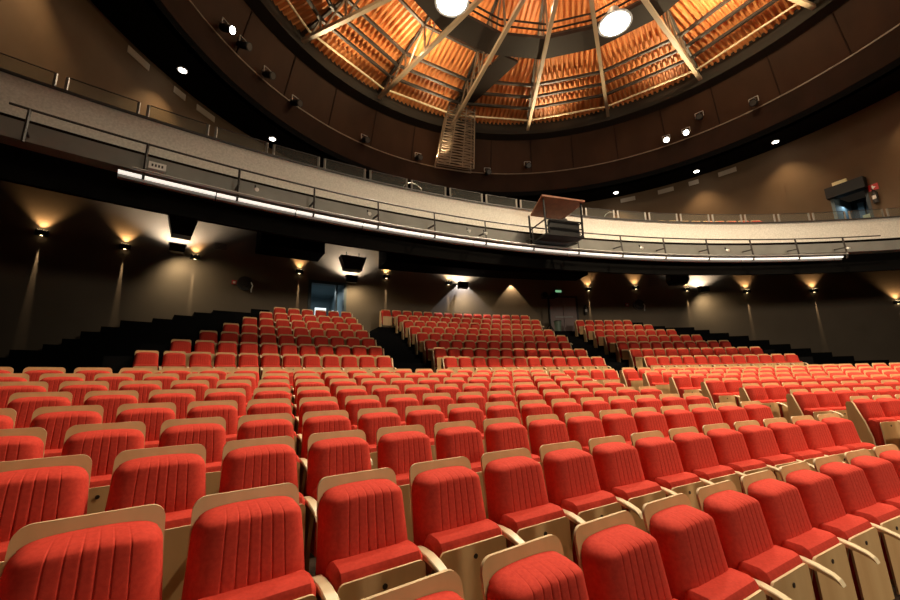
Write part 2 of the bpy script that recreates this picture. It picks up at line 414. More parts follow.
# wall grilles and vents
def grille(R, a, zz, w, h, lb, about='C', m=M_VENT, group=None, tilt=0):
    t = wall_thing('wall_vent', R, a, zz, lb, 'vent', group, about)
    b = MB(); b.box(-w/2, w/2, -.03, 0, -h/2, h/2); b.build('frame', m, t)
    b = MB()
    for k in range(5): b.box(-w/2+.03, w/2-.03, -.045, -.028, -h/2+h*(k+.5)/5-.012, -h/2+h*(k+.5)/5+.012)
    b.build('louvre', M_DKST if m is not M_VENT else M_VENT, t)
grille(RW, -35.1, 7.76, .52, .30, 'long ventilation grille on wall beside the first floodlight', m=M_WALL)
grille(RW, -1.35, 7.55, .62, .5, 'square ventilation grille on the wall beside the box loudspeaker', m=M_WALL)
VN = [(-84.2, 'wide vent cover high on upper wall, nearest the frame corner lamp'), (-77.6, 'small vent cover high on upper wall, middle of that side'),
      (-73.0, 'vent cover on upper wall just above the glass railing'), (27.4, 'vent cover high on upper wall nearest the followspot cage'), (35.5, 'second vent cover along upper wall from the followspot cage'),
      (41.1, 'third and smallest vent cover along upper wall from the followspot cage'), (47.4, 'fourth vent cover along upper wall, nearest the upper doorway')]
for a, lb in VN: grille(15, a, 12.78, .5 if a in (-77.6, 41.1) else .85, .26, lb, 'D', M_VENT, 'vent covers on the upper wall')

# lamp stand and extinguishers near the double door
t = empty('light_stand', PC(40.2, -11.4, 4.35), rad(11), 'black light stand with two lamp heads beside the double door', 'light stand')
b = MB(); b.tube([(0, 0, 0), (0, 0, 2.0)], .035); b.build('pole', M_BLK, t)
for k in range(3):
    b = MB(); b.bar((0, 0, .5), (.38*cos(k*2.1+.4), .38*sin(k*2.1+.4), 0.02), .03); b.build('leg', M_BLK, t)
b = MB(); b.bar((-.4, 0, 2.0), (.4, 0, 2.0), .05); b.build('crossbar', M_BLK, t)
for k in (-1, 1):
    b = MB(); b.lathe([(.10, 0), (.15, .12), (.16, .36), (.17, .40)], (k*.3, .12, 2.2), (0, -1, -.15), 14); b.build('lamp_head', M_BLK, t)
t = empty('waste_bin', PC(39.9, -10.95, 4.35), rad(10), 'small grey-green bin standing before the double door', 'bin')
b = MB(); b.lathe([(.16, 0), (.2, .55), (.21, .56), (.21, .62)], (0, 0, 0), (0, 0, 1), 16); b.build('body', mat('grey_green_plastic', (.12, .17, .13), .5), t)
b = MB(); b.lathe([(.215, .6), (.215, .64), (.1, .68)], (0, 0, 0), (0, 0, 1), 16); b.build('lid', M_DKST, t)
def extinguisher(p, rz, lb, body):
    t = empty('fire_extinguisher', p, rz, lb, 'fire extinguisher')
    b = MB(); b.lathe([(.05, 0), (.085, .02), (.09, .08), (.09, .42), (.06, .5), (.03, .53)], (0, -.11, 0), (0, 0, 1), 16); b.build('cylinder', body, t)
    b = MB(); b.box(-.04, .04, -.17, -.08, .53, .58); b.bar((0, -.12, .58), (0, -.24, .61), .03); b.build('valve', M_BLK, t)
    b = MB(); b.tube([(.03, -.15, .55), (.12, -.17, .45), (.12, -.17, .2)], .015); b.build('hose', M_BLK, t)
    b = MB(); b.box(-.06, .06, -.206, -.19, .18, .34); b.build('paper_label', M_WHT, t)
extinguisher(PC(41, -7.72, 5.5), rad(7.7), 'dark fire extinguisher on the wall beside the double door', M_DKST)

# ------------------------------------------------------------------ balcony
A0, A1 = -64, 32
b = MB()
b.revolve([(32.5, 7.0), (32.5, 7.87), (32.72, 7.87), (32.72, 7.2)], CX, CY, A0, A1, 96, 0, True)
struct(b.build('wall_balcony', M_CONC))
b = MB(); b.revolve([(32.46, 7.85), (32.46, 7.905), (32.76, 7.905), (32.76, 7.85)], CX, CY, A0, A1, 96, 0, True); struct(b.build('trim_5', M_DKST))
b = MB(); b.revolve([(32.72, 7.02), (32.62, 6.86), (32.30, 6.84), (32.36, 6.47), (32.75, 6.45), (32.8, 7.02)], CX, CY, A0, A1, 96, 0, True, mats=[1, 0, 0, 0, 1, 1])  # first face, the recess above the ledge, is painted black as its shade
struct(b.build('trim_6', [M_LEDGE, M_BLACK]))
b = MB(); b.revolve([(32.7, 6.46), (32.60, 5.70), (32.78, 5.72), (33.3, 7.3), (41.2, 8.85)], CX, CY, A0, A1, 96, 0, mats=[0, 0, 0, 1])
struct(b.build('ceiling_balcony', [M_BLACK, M_SOFF]))
b = MB(); b.revolve([(32.74, 7.0), (32.74, 7.3), (33.6, 7.8), (41.3, 9.3), (50, 10.0)], CX, CY, A0, A1, 96, 0, smooth=False); struct(b.build('floor_balcony', M_FLOOR))

# black ducts hung below the soffit near the rear wall
b = MB()
for a0, a1 in ((-33.3, -29.5), (-25.3, -8.9)):
    b.revolve([(38.6, 7.36), (38.6, 8.3), (40.1, 8.5), (40.1, 7.40)], CX, CY, a0, a1, 16, 0, True)
struct(b.build('trim_19', M_BLACK))

# glass railing on the parapet
rl = empty('glass_railing', PC(32.6, -18, 7.9), 0, 'curved glass railing with paired metal posts along the balcony front', 'railing')
inv = Matrix.Translation(rl.location).inverted()
def rpart(b, name, m):
    o = b.build(name, m, rl); o.matrix_parent_inverse = inv; return o
pa = [-41.95-2.48+2.48*k for k in range(23)]
for k, a in enumerate(pa):
    b = MB()
    for da in (-.16, .16):
        b.bar(PC(32.6, a+da, 7.9), PC(32.6, a+da, 8.29), .035, .06)
    rpart(b, 'post', M_METAL)
    if k < len(pa)-1:
        b = MB(); b.revolve([(32.59, 7.93), (32.59, 8.28), (32.605, 8.28), (32.605, 7.93)], CX, CY, a+.22, pa[k+1]-.22, 4, 0, True)
        rpart(b, 'glass_panel', M_GLASS)
        b = MB(); b.revolve([(32.585, 8.285), (32.585, 8.30), (32.605, 8.30), (32.605, 8.285)], CX, CY, a+.2, pa[k+1]-.2, 4, 0, True)
        rpart(b, 'top_rail', M_DKST)
for a in (-26.8, -12.4):
    b = MB(); b.tube([PC(32.7, a+.62*cos(x*pi/12), 7.9+.34*sin(x*pi/12)) for x in range(13)], .02, 6); rpart(b, 'hoop', M_METAL)

# pipe rail with brackets, and the strip light it carries
pr = empty('pipe_rail', PC(31.9, -18, 6.9), 0, 'thin dark pipe rail on brackets along the balcony front', 'pipe rail')
inv2 = Matrix.Translation(pr.location).inverted()
def ppart(b, name, m):
    o = b.build(name, m, pr); o.matrix_parent_inverse = inv2; return o
b = MB(); b.tube([PC(31.9, -42.9+x*.75, 6.93) for x in range(66)], .024, 6); ppart(b, 'pipe', M_DKST)
b = MB(); b.tube([PC(31.75, -39.5+x*.75, 6.22) for x in range(58)], .03, 6); ppart(b, 'lower_pipe', M_GREY)
for k in range(15):
    a = -42.41+3.27*k
    b = MB(); b.bar(PC(31.9, a, 6.93), PC(31.85, a, 6.22), .04); b.bar(PC(31.85, a, 6.5), PC(32.5, a, 6.6), .04)
    if a > -40: b.bar(PC(31.85, a, 6.22), PC(31.9, a, 6.08), .05)
    ppart(b, 'bracket', M_DKST)
ls = empty('strip_light', PC(31.9, -18, 6.12), 0, 'long lit white strip light hung under the balcony edge', 'strip light')
inv3 = Matrix.Translation(ls.location).inverted()
a = -39.9
while a < 2.9:
    a1 = min(a+3.22, 3.1)
    b = MB(); b.revolve([(31.87, 6.11), (31.87, 6.165), (31.95, 6.165), (31.95, 6.11)], CX, CY, a, a1, 4, 0, True)
    o = b.build('tube_segment', M_LED, ls); o.matrix_parent_inverse = inv3
    b = MB(); b.revolve([(31.95, 6.04), (31.95, 6.2), (32.06, 6.2), (32.06, 6.04)], CX, CY, a, a1, 4, 0, True)
    o = b.build('channel', M_GREY, ls); o.matrix_parent_inverse = inv3
    a += 3.27
# emergency sign box
t = wall_thing('emergency_light', 32.2, -38.75, 6.5, 'small white emergency light box on the balcony ledge', 'emergency light')
b = MB(); b.box(-.16, .16, -.08, .05, 0, .16); b.build('case', M_WHT, t)
b = MB()
for k in range(4): b.box(-.11+.06*k, -.075+.06*k, -.084, -.079, .05, .11)
b.build('mark', M_DKST, t)

# small clamp lamps along the pipe
CL = [-35.2, -29.9, -24.0, -22.9, -11.6, -5.1, 3.4]
for k, a in enumerate(CL):
    t = wall_thing('clamp_lamp', 31.85, a, 6.40, 'tiny pale clamp lamp on the balcony pipe rail, %s from the strip light start' % ORD[k+1], 'clamp lamp', 'clamp lamps on the pipe rail')
    b = MB(); b.lathe([(.03, 0), (.04, .07), (.05, .11)], (0, 0, .08), (.3, -1, -.5), 10); b.build('lamp_head', M_WHT, t)
    b = MB(); b.bar((0, 0, .05), (0, .05, .2), .03); b.build('clamp', M_BLK, t)

# followspot cage on the balcony front
t = wall_thing('followspot_cage', 31.75, -18.2, 6.35, 'black followspot cage with rust-red board roof on balcony front', 'followspot cage')
def cage(fn, name, m): 
    b = MB(); fn(b); return b.build(name, m, t)
cage(lambda b: b.box(-.72, .72, -.75, .35, 0, .06), 'floor_plate', M_BLK)
cage(lambda b: b.prism([(-.66, .30), (.66, .30), (.84, -.8), (-.84, -.8)][::-1], lambda u, v, w: (u, v, 1.08+.2*(.3-v)+w), 0, .06), 'roof_board', M_CAGE)
for x, y in ((-.7, -.7), (.7, -.7), (-.7, .3), (.7, .3)):
    cage(lambda b: b.bar((x, y, 0), (x*1.05, y, 1.08+.2*(.3-y)), .05), 'post', M_BLK)
cage(lambda b: [b.bar((-.7, -.72, h), (.7, -.72, h), .035) for h in (.3, .55)] + [b.bar((s_*.7, -.72, .55), (s_*.7, .3, .55), .035) for s_ in (-1, 1)] + [b.bar((.7, -.7, .06), (.78, .3, 1.0), .03)], 'guard_rail', M_BLK)
cage(lambda b: b.box(-.55, .6, -.68, -.55, .08, .56), 'front_panel', M_BLK)
t2 = wall_thing('followspot', 31.6, -18.0, 6.41, 'dark followspot lamp standing inside the cage on balcony front', 'followspot')
b = MB(); b.lathe([(.14, 0), (.16, .1), (.16, .5), (.11, .55), (.12, .75)], (0, .3, .62), (0, -1, -.12), 14); b.build('body', M_DKST, t2)
b = MB(); b.tube([(0, -.05, 0), (0, -.05, .5)], .035); b.bar((-.2, -.05, .4), (.2, -.05, .4), .03); b.bar((-.2, -.05, .4), (-.2, -.05, .62), .03); b.bar((.2, -.05, .4), (.2, -.05, .62), .03); b.build('yoke', M_BLK, t2)

# ------------------------------------------------------------------ upper wall, gallery ceiling, drum
b = MB()
def wall_up(a0, a1, n, zb=None):
    for i in range(n):
        p, q = a0+(a1-a0)*i/n, a0+(a1-a0)*(i+1)/n
        x, y, _ = PD(15, (p+q)/2, 0); rc = hypot(x-CX, y-CY)
        z0 = zb or (7.75+max(0, rc-33.6)*.195 if rc < 41.3 else 9.2)
        b.revolve([(15, z0), (15, 13.15), (15.25, 13.15), (15.25, z0)], DX, DY, p, q, 1, 0, True, smooth=True)
wall_up(-128, 61.9, 96); wall_up(61.9, 66.6, 3, 9.75); wall_up(66.6, 118, 26)
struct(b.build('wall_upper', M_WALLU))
b = MB(); b.revolve([(13.15, 13.1), (15.4, 13.1), (15.4, 13.4), (13.15, 13.4)], DX, DY, -180, 180, 144, 0, True); struct(b.build('ceiling_gallery', M_BLACK))
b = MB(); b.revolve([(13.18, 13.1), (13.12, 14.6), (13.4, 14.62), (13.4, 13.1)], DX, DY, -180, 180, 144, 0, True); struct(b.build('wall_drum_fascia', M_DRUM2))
b = MB(); b.revolve([(13.10, 14.58), (13.10, 14.64), (13.16, 14.64), (13.16, 14.58)], DX, DY, -180, 180, 144, 0, True); struct(b.build('trim_7', M_STEEL))
b = MB(); b.revolve([(13.3, 14.6), (12.65, 16.7), (12.9, 16.7), (13.5, 14.6)], DX, DY, -180, 180, 144, 0, True)
for k in range(32):
    a = 360/32*k+4
    b.bar(PD(13.27, a, 14.65), PD(12.63, a, 16.68), .05, .03, 1)
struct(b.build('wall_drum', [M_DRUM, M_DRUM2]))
b = MB(); b.revolve([(12.9, 16.66), (12.05, 16.70), (12.0, 16.9), (12.15, 17.6), (12.9, 17.6)], DX, DY, -180, 180, 144, 0, True); struct(b.build('trim_8', M_LIP))

# downlights in the gallery ceiling
DL = [(-80.4, 'round lit downlight in black ceiling between the upper vents and the drum'), (-62.3, 'round lit downlight in black ceiling just above the glass railing'),
      (7.6, 'small lit downlight right above the followspot cage'), (25.0, 'lit downlight in black ceiling above first vent past the cage'),
      (42.4, 'lit downlight in black ceiling above the fourth upper vent'), (56.8, 'lit downlight in black ceiling nearest the upper doorway')]
for a, lb in DL:
    t = empty('downlight', PD(14.2, a, 13.1), -rad(a), lb, 'downlight', 'downlights in the gallery ceiling')
    b = MB(); b.lathe([(.15, .0), (.17, .02), (.17, .06), (.13, .06)], (0, 0, 0.0), (0, 0, -1), 18); b.build('rim', M_GREY, t)
    b = MB(); b.lathe([(.125, .055), (.125, .075)], (0, 0, 0), (0, 0, -1), 18); b.build('lens', M_SPOT, t)
for a in (-98, -80.4, -62.3, 7.6, 25, 42.4, 56.8, 75):
    light('downlight_beam', 'SPOT', PD(14.1, a, 12.98), 420, (1, .70, .38), PD(14.75, a, 7.5), .05, 84, 1.0)

# theatre spots clamped to the drum rail
TS = [(-79.2, 14.9, 1, 'lit stage spot clamped on the drum rail, nearest the corner'), (-75.2, 15.0, 0, 'unlit stage spot on drum rail next to the corner lit spot'),
      (-69.2, 14.75, 0, 'unlit stage spot on drum rail, second after the corner lit spot'), (-62.1, 14.5, 0, 'unlit stage spot on drum rail, third after the corner lit spot'),
      (-43.7, 14.7, 0, 'dark stage spot on the drum rail left of the lattice ladder'), (-28.5, 14.8, 0, 'dark stage spot on drum rail close beside the lattice ladder'),
      (-8.6, 14.55, 0, 'pale-edged stage spot on drum rail just past the lattice ladder'), (2.8, 15.0, 0, 'grey stage spot on drum rail above the followspot cage'),
      (38.1, 14.8, 1, 'lit stage spot on drum rail, lower of the bright pair'), (42.5, 14.8, 1, 'lit stage spot on drum rail, higher of the bright pair'),
      (45.7, 15.4, 0, 'slim stage spot standing upright on the drum rail'), (56.2, 14.8, 0, 'long stage spot lying along the drum rail')]
for a, zz, lit, lb in TS:
    t = wall_thing('stage_spot', 13.0, a, zz, lb, 'stage spotlight', 'stage spots on the drum rail', 'D')
    b = MB(); b.lathe([(.10, -.2), (.14, -.1), (.14, .25), (.17, .34)], (0, -.12, 0), (.1, -1, -.45), 14); b.build('body', M_BLK, t)
    b = MB(); b.lathe([(.14, .33), (.13, .36)], (0, -.12, 0), (.1, -1, -.45), 14); b.build('lens', M_SPOT if lit else M_DKST, t)
    b = MB(); b.bar((-.19, -.15, 0), (-.19, -.15, .28), .03); b.bar((.19, -.15, 0), (.19, -.15, .28), .03); b.bar((-.19, -.15, .28), (.19, -.15, .28), .03); b.bar((0, -.15, .28), (0, .25, .30), .035); b.build('yoke', M_GREY, t)

# ------------------------------------------------------------------ dome roof
ZE = 17.5; SL = .30; RE = 12.0; RI = 1.2
def roofz(r): return ZE+(RE-r)*SL
T0 = 2.9
b = MB()
for k in range(16):
    am = T0+11.25+22.5*k; ux, uy = sin(rad(am)), cos(rad(am)); tx, ty = uy, -ux
    tn = tan(rad(11.25)); rmax = RE*cos(rad(11.25)); hw = rmax*tn
    n = int(2*hw/.25)*6
    prev = None
    for i in range(n+1):
        t_ = -hw+2*hw*(i+(.42, 0, 0, -.42, 0, .0)[i % 6])/n
        t_ = max(-hw, min(hw, t_))
        r0 = max(RI, abs(t_)/tn)
        dz = (0, 0, 0, .15, .15, .15)[i % 6]
        o = len(b.v)
        for r in (r0, rmax+.35):
            b.v.append((DX+ux*r+tx*t_, DY+uy*r+ty*t_, ZE+(rmax-r)*SL+dz))
        if prev is not None: b.quad((prev, prev+1, o+1, o), 0, False)
        prev = o
struct(b.build('ceiling_dome', M_DECK))
b = MB(); b.lathe([(RI+.3, 0), (RI+.3, .5)], (DX, DY, roofz(RI)-.1), (0, 0, 1), 32); struct(b.build('trim_9', M_RING))
# outer roof skin keeps daylight out
b = MB(); b.revolve([(13.2, 17.4), (12.5, 17.9), (.5, 21.6)], DX, DY, -180, 180, 64, 0); struct(b.build('ceiling_outer', M_BLACK))
# purlin rings
def ring(R, z0, z1, w, m, name):
    b = MB()
    for k in range(16):
        a0, a1 = T0+22.5*k, T0+22.5*(k+1)
        p, q = PD(R, a0, (z0+z1)/2), PD(R, a1, (z0+z1)/2)
        b.bar(p, q, w, z1-z0)
    return struct(b.build(name, m))
n_ = 20
for R in (10.95, 10.25, 9.55, 8.0, 7.1):
    zz = roofz(R)-.12
    ring(R, zz-.14, zz, .12, M_DKST, 'trim_%d' % n_); n_ += 1
b = MB(); b.tube([PD(11.62, T0+22.5*k, 17.32) for k in range(16)], .05, 8, 0, True); struct(b.build('trim_%d' % n_, M_EAVE)); n_ += 1
# central ring walkway
def ringpoly(prof, name, m):
    b = MB(); P = len(prof); o = len(b.v)
    for k in range(16):
        for R, z_ in prof: b.v.append(PD(R, T0+22.5*k, z_))
    for k in range(16):
        for i in range(P):
            j = (i+1) % P; l = (k+1) % 16
            b.quad((k*P+i, k*P+j, l*P+j, l*P+i), 0)
    return struct(b.build(name, m))
ringpoly([(5.5, 17.12), (6.7, 17.12), (6.7, 17.28), (5.5, 17.28)], 'trim_%d' % n_, M_RING); n_ += 1
for R, h in ((5.5, 17.95), (6.7, 17.95), (5.5, 17.6), (6.7, 17.6)):
    ring(R, h-.03, h+.03, .06, M_RING, 'trim_%d' % n_); n_ += 1
for R in (3.6, 2.4):
    ring(R, roofz(R)-.3, roofz(R)-.15, .12, M_DKST, 'trim_%d' % n_); n_ += 1

# radial trusses
TL = {-5: 'outermost beside the drum panels at the top corner', -4: 'pale lower end standing out against shadow, before the first lamp', -3: 'first truss running to the first roof lamp',
      -2: 'second truss short of the lattice ladder', -1: 'directly above the lattice ladder', 0: 'first truss past the lattice ladder', 1: 'running up beside the brightest roof lamp',
      2: 'first truss past the brightest roof lamp', 3: 'second truss past the brightest roof lamp'}
for k in range(-5, 4):
    a = T0+22.5*k
    t = empty('roof_truss', PD(12.4, a, 16.95), -rad(a), None, 'roof truss', 'radial trusses of the dome')
    t['label'] = 'radial steel roof truss, ' + TL[k]
    def L(r, zz): return (0, r-12.4, zz-16.95)
    b = MB(); b.bar(L(12.6, 16.98), L(2.6, 16.9), .17, .17); b.build('bottom_chord', M_CHORD if True else M_STEEL, t)
    b = MB(); b.bar(L(12.2, roofz(12.2)-.12), L(1.4, roofz(1.4)-.12), .12, .14); b.build('top_chord', M_DKST, t)
    rs = [11.6, 10.95, 9.55, 8.0, 6.4, 5.1]
    for i in range(1, len(rs)):
        b = MB(); b.bar(L(rs[i], 16.95), L(rs[i], roofz(rs[i])-.15), .08); b.build('post', M_STEEL, t)
        b = MB(); b.bar(L(rs[i-1], 16.95), L(rs[i], roofz(rs[i])-.15), .07); b.build('diagonal', M_STEEL, t)
    b = MB(); b.bar(L(2.7, 16.9), L(2.7, roofz(2.7)-.2), .08); b.build('inner_tie', M_STEEL, t)

# lattice ladder tower and walkway from the ring to the drum rail
t = empty('lattice_ladder', PD(12.3, -19, 14.0), rad(19), 'slanting steel lattice ladder hanging from roof ring to drum rail', 'lattice ladder')
def LL(x, y, zz): return (x, y, zz-14.0)
BW, TW = 1.15, .75     # half widths bottom and top
def corner(s_, f, dy): # f 0 bottom..1 top
    hw = BW+(TW-BW)*f; return LL(s_*hw+.25*f, dy-.9*f, 14.25+3.9*f)
for s_ in (-1, 1):
    for dy in (-.25, .25):
        b = MB(); b.bar(corner(s_, 0, dy), corner(s_, 1, dy), .07); b.build('stringer', M_LATT, t)
for s_ in (-.35, .35):
    b = MB(); b.bar(corner(s_, 0, -.25), corner(s_, 1, -.25), .05); b.build('stringer', M_LATT, t)
b = MB()
N = 24
for i in range(N+1):
    f = i/N
    for dy in (-.25, .25): b.bar(corner(-1, f, dy), corner(1, f, dy), .035)
b.build('rung', M_LATT, t)
b = MB()
for i in range(N):
    f0, f1 = i/N, (i+1)/N
    for s_ in (-1, 1):
        b.bar(corner(s_, f0, -.25), corner(s_, f1, .25), .03)
    x0, x1 = (-1, 0) if i % 2 else (0, -1)
    b.bar(corner(x0, f0, -.25), corner(x1, f1, -.25), .03); b.bar(corner(x0+1, f0, -.25), corner(x1+1, f1, -.25), .03)
b.build('lacing', M_LATT, t)
b = MB()
p0, p1 = LL(.2, -.95, 17.9), LL(1.0, -5.6, 17.25)
b.bar(p0, p1, 1.0, .12); b.build('walkway_deck', M_RING, t)
for s_ in (-.5, .5):
    b = MB()
    q0, q1 = add(p0, (s_, 0, .8)), add(p1, (s_, 0, .8)); b.bar(q0, q1, .06); b.bar(add(p0, (s_, 0, .4)), add(p1, (s_, 0, .4)), .05)
    for i in range(7): 
        w_ = add(mul(p0, 1-i/6), mul(p1, i/6)); b.bar(add(w_, (s_, 0, 0)), add(w_, (s_, 0, .8)), .05)
    b.build('handrail', M_LATT, t)

# roof lamps on the ring
LP = [((7.15, 14.08, 16.2), 'large round roof floodlight glaring below the dome ring, brightest in the hall'), ((.34, 12.93, 16.2), 'round roof floodlight on the dome ring, half cut by the top edge')]
for p, lb in LP:
    t = empty('roof_floodlight', p, -atan2(p[0]-DX, p[1]-DY), lb, 'floodlight', 'floodlights on the dome ring')
    b = MB(); b.lathe([(.10, .75), (.22, .7), (.3, .4), (.64, .1), (.68, .02), (.68, 0), (.62, .0)], (0, 0, 0), (0, 0, 1), 24); b.build('reflector', M_GREY, t)
    b = MB(); b.lathe([(.61, .03), (.50, -.06), (.2, -.11)], (0, 0, 0), (0, 0, 1), 24); b.build('lens', M_LAMP, t)
    b = MB(); b.bar((0, 0, .7), (0, .5, .75), .08); b.build('arm', M_DKST, t)
    light('roof_flood', 'SPOT', (p[0], p[1], p[2]-.15), 8500 if p[0] > 2 else 5000, (1, .82, .58), (p[0]+.3*(p[0]-DX)*0, p[1], 0), .45, 135, .6)
# unseen uplights added at ring and drum rail, no fixtures, to brighten the roof
for a in (-100, -66, -33, 0, 33, 66, 100):
    light('unseen_rail_uplight', 'SPOT', PD(12.4, a+9, 14.8), 1500, (1, .76, .44), PD(6.0, a+9, 18.7), .15, 96, .8)
    light('ring_fill', 'SPOT', PD(6.1, a, 17.4), 160, (1, .72, .42), PD(7.4, a, 18.9), .15, 150, .6)
    light('inner_fill', 'POINT', PD(4.2, a, 17.4), 40, (1, .66, .42), None, .15)
light('roof_patch_fill', 'POINT', PD(8.3, -42, 17.2), 330, (1, .78, .46), None, .2)  # bare point lights added to brighten two patches of the roof deck
light('roof_patch_fill', 'POINT', PD(8.5, 60, 17.2), 330, (1, .78, .46), None, .2)

# ------------------------------------------------------------------ upper doorway
t = empty('doorway', PD(15.0, 64.25, 7.6), -rad(64.25)); t.name = 'door_3'; struct(t)
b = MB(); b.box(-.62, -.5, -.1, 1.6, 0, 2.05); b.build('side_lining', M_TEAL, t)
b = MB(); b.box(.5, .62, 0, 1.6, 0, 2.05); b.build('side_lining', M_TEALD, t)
b = MB(); b.box(-.62, .62, 1.55, 1.65, 0, 2.1); b.build('back_panel', M_TEALD, t)
b = MB(); b.box(-.25, -.05, 1.45, 1.55, 0, 1.9); b.build('lit_post', M_TEAL, t)
b = MB(); b.box(-.66, .66, -.35, .1, 1.95, 2.45); b.build('lintel_box', M_BLK, t)
b = MB(); b.box(.0, .46, .9, .96, .55, 1.1); b.build('notice', M_YEL, t)
t2 = empty('exit_sign', PD(14.8, 63.9, 10.06), -rad(63.9), 'pale exit sign on top of the upper doorway box', 'sign')
b = MB(); b.box(-.3, .2, -.05, .05, .0, .18); b.build('panel', M_YEL, t2)
light('door_light', 'AREA', PD(15.7, 63.2, 9.3), 5, (.6, .85, 1), PD(15.7, 63.2, 7.2), .4)
t2 = empty('fire_sign', PD(15, 67.35, 9.5), -rad(67.35), 'small red fire sign on wall above the extinguisher', 'sign')
b = MB(); b.box(-.16, .16, -.03, 0, -.14, .14); b.build('plate', M_RSIGN, t2)
b = MB(); b.box(-.04, .0, -.035, -.029, -.09, .09); b.prism([(-.0, -.06), (.08, .0), (0, .06)], lambda u, v, w: (u, w, v), -.035, -.029); b.build('pictogram', M_WHT, t2)
extinguisher(PD(15, 67.4, 8.75), -rad(67.4), 'fire extinguisher on upper wall beside the upper doorway', M_DKST)

# ------------------------------------------------------------------ seats
def yb(zz): return -(.95-zz)*.20
def seat_parts(hi):
    """local frame: x along the row, +y away from the stage, z up; origin on the floor under the top of the backrest"""
    P = {}
    # plywood back
    b = MB(); n = 6 if hi else 2
    pts = [(-.245, .30), (.245, .30)]
    for s_, c0 in ((1, 0), (-1, 90)):
        for i in range(n+1):
            t_ = rad(c0+90*i/n); pts.append((s_*.172 + .055*cos(t_), .895+.055*sin(t_)))
    b.prism(pts, lambda u, v, w: (u, yb(v)+w, v), 0, .014, 0, 1)
    P['back_panel'] = (b, [M_PLY, M_EDGE])
    # upholstered back with vertical stitched channels
    b = MB(); nx, nz = (44, 16) if hi else (10, 6)
    us = [-1+2*i/nx for i in range(nx+1)]
    st = [-.52, -.3, -.1, .1, .3, .52]
    def front(u, v):
        zt = .902-.016*abs(u)**2.5-.018*abs(u)**9
        z0 = .38
        hw = .258-.036*v
        uu = u
        cz = max(0, (v-.84)/.16)
        sh = 1-(.085*cz**4)                      # round the upper corners
        x = hw*uu*sh
        zz = z0+(zt-z0)*v
        d = (.112+.032*v)*(1-abs(u)**7)**.5*(1-max(0, (v-.90)/.10)**3*.72)
        if hi:
            for s_ in st:
                d -= .0035*math.exp(-((u-s_)/.013)**2)
        return (x, yb(zz)-.004-d, zz)
    if hi:  # extra columns hugging each stitch
        us = sorted(set([round(x, 4) for x in us]+[round(s_+e, 4) for s_ in st for e in (-.022, -.011, 0, .011, .022)]+[-.985, -.96, .96, .985]))
    else: us = [-1, -.96, -.8, -.4, 0, .4, .8, .96, 1]
    vs = [i/nz for i in range(nz+1)]
    if hi: vs = sorted(set(vs+[.9, .92, .96, .975, .99]))
    o = len(b.v)
    for v in vs:
        for u in us: b.v.append(front(u, v))
    nu = len(us)
    for j in range(len(vs)-1):
        for i in range(nu-1): b.quad((j*nu+i, j*nu+i+1, (j+1)*nu+i+1, (j+1)*nu+i), 0, True)
    # close the top and the bottom to the panel
    top = [(len(vs)-1)*nu+i for i in range(nu)]; o2 = len(b.v)
    for i in top: x, y, zz = b.v[i]; b.v.append((x, yb(zz)-.002, zz+.004))
    for i in range(nu-1): b.quad((top[i], top[i+1], o2+i+1, o2+i), 0, True)
    P['back_cushion'] = (b, [M_RED])
    # tipped-up seat cushion
    b = MB(); hw = .236
    prof = [(-.160, .20), (-.155, .58), (-.165, .605), (-.19, .615), (-.27, .609), (-.298, .595), (-.310, .572), (-.310, .20)]
    m_ = len(prof)
    xs = [-hw, -hw+.008, -hw+.03, 0, hw-.03, hw-.008, hw] if hi else [-hw, -hw+.02, hw-.02, hw]
    for x in xs:
        e = max(0, (abs(x)-(hw-.031))/.031); sh = .028*e**2
        cy, cz = -.235, .41
        for y, zz in prof:
            b.v.append((x, y-(sh if y > cy else -sh), zz-(sh if zz > cz else -sh)))
    for i in range(len(xs)-1):
        for k in range(m_):
            l = (k+1) % m_; b.quad((i*m_+k, i*m_+l, (i+1)*m_+l, (i+1)*m_+k), 0, True)
    b.quad([k for k in range(m_)], 0); b.quad([(len(xs)-1)*m_+k for k in range(m_)][::-1], 0)
    P['seat_cushion'] = (b, [M_RED])
    # plywood seat shell facing the stage
    b = MB(); pts = [(-.226, .12), (.226, .12)]
    for s_, c0 in ((1, 0), (-1, 90)):
        for i in range(n+1):
            t_ = rad(c0+90*i/n); pts.append((s_*.194+.032*cos(t_), .528+.032*sin(t_)))
    b.prism(pts, lambda u, v, w: (u, -.313-.03*(.565-v)+w, v), -.013, 0, 0, 1)
    P['seat_shell'] = (b, [M_PLY, M_EDGE])
    b = MB(); b.lathe([(.013, 0), (.013, .004)], (0, -.3290, .500), (0, -1, 0), 10 if hi else 4); P['bolt'] = (b, [M_BOLT])
    # armrest and its upright
    def arm(b, x):
        pa_ = [(-.16, .545), (-.22, .550), (-.29, .545), (-.36, .530), (-.425, .506), (-.452, .485)] if hi else [(-.16, .545), (-.27, .547), (-.37, .527), (-.45, .485)]
        o = len(b.v); k4 = [(-.029, .010), (-.024, .016), (.024, .016), (.029, .010), (.026, -.014), (-.026, -.014)]
        for i, (y, zz) in enumerate(pa_):
            w_ = 1.0 if i < len(pa_)-2 else .92
            for dx, dz in k4: b.v.append((x+dx*w_, y+(dz*.5 if i > 2 else 0), zz+dz))
        for i in range(len(pa_)-1):
            for k in range(6):
                l = (k+1) % 6; b.quad((o+i*6+k, o+i*6+l, o+(i+1)*6+l, o+(i+1)*6+k), 0, False)
        b.quad([o+k for k in range(6)], 0); b.quad([o+(len(pa_)-1)*6+k for k in range(6)][::-1], 0)
    for nm, x in (('armrest', .275), ('armrest_l', -.275)):
        b = MB(); arm(b, x); P[nm] = (b, [M_ARM])
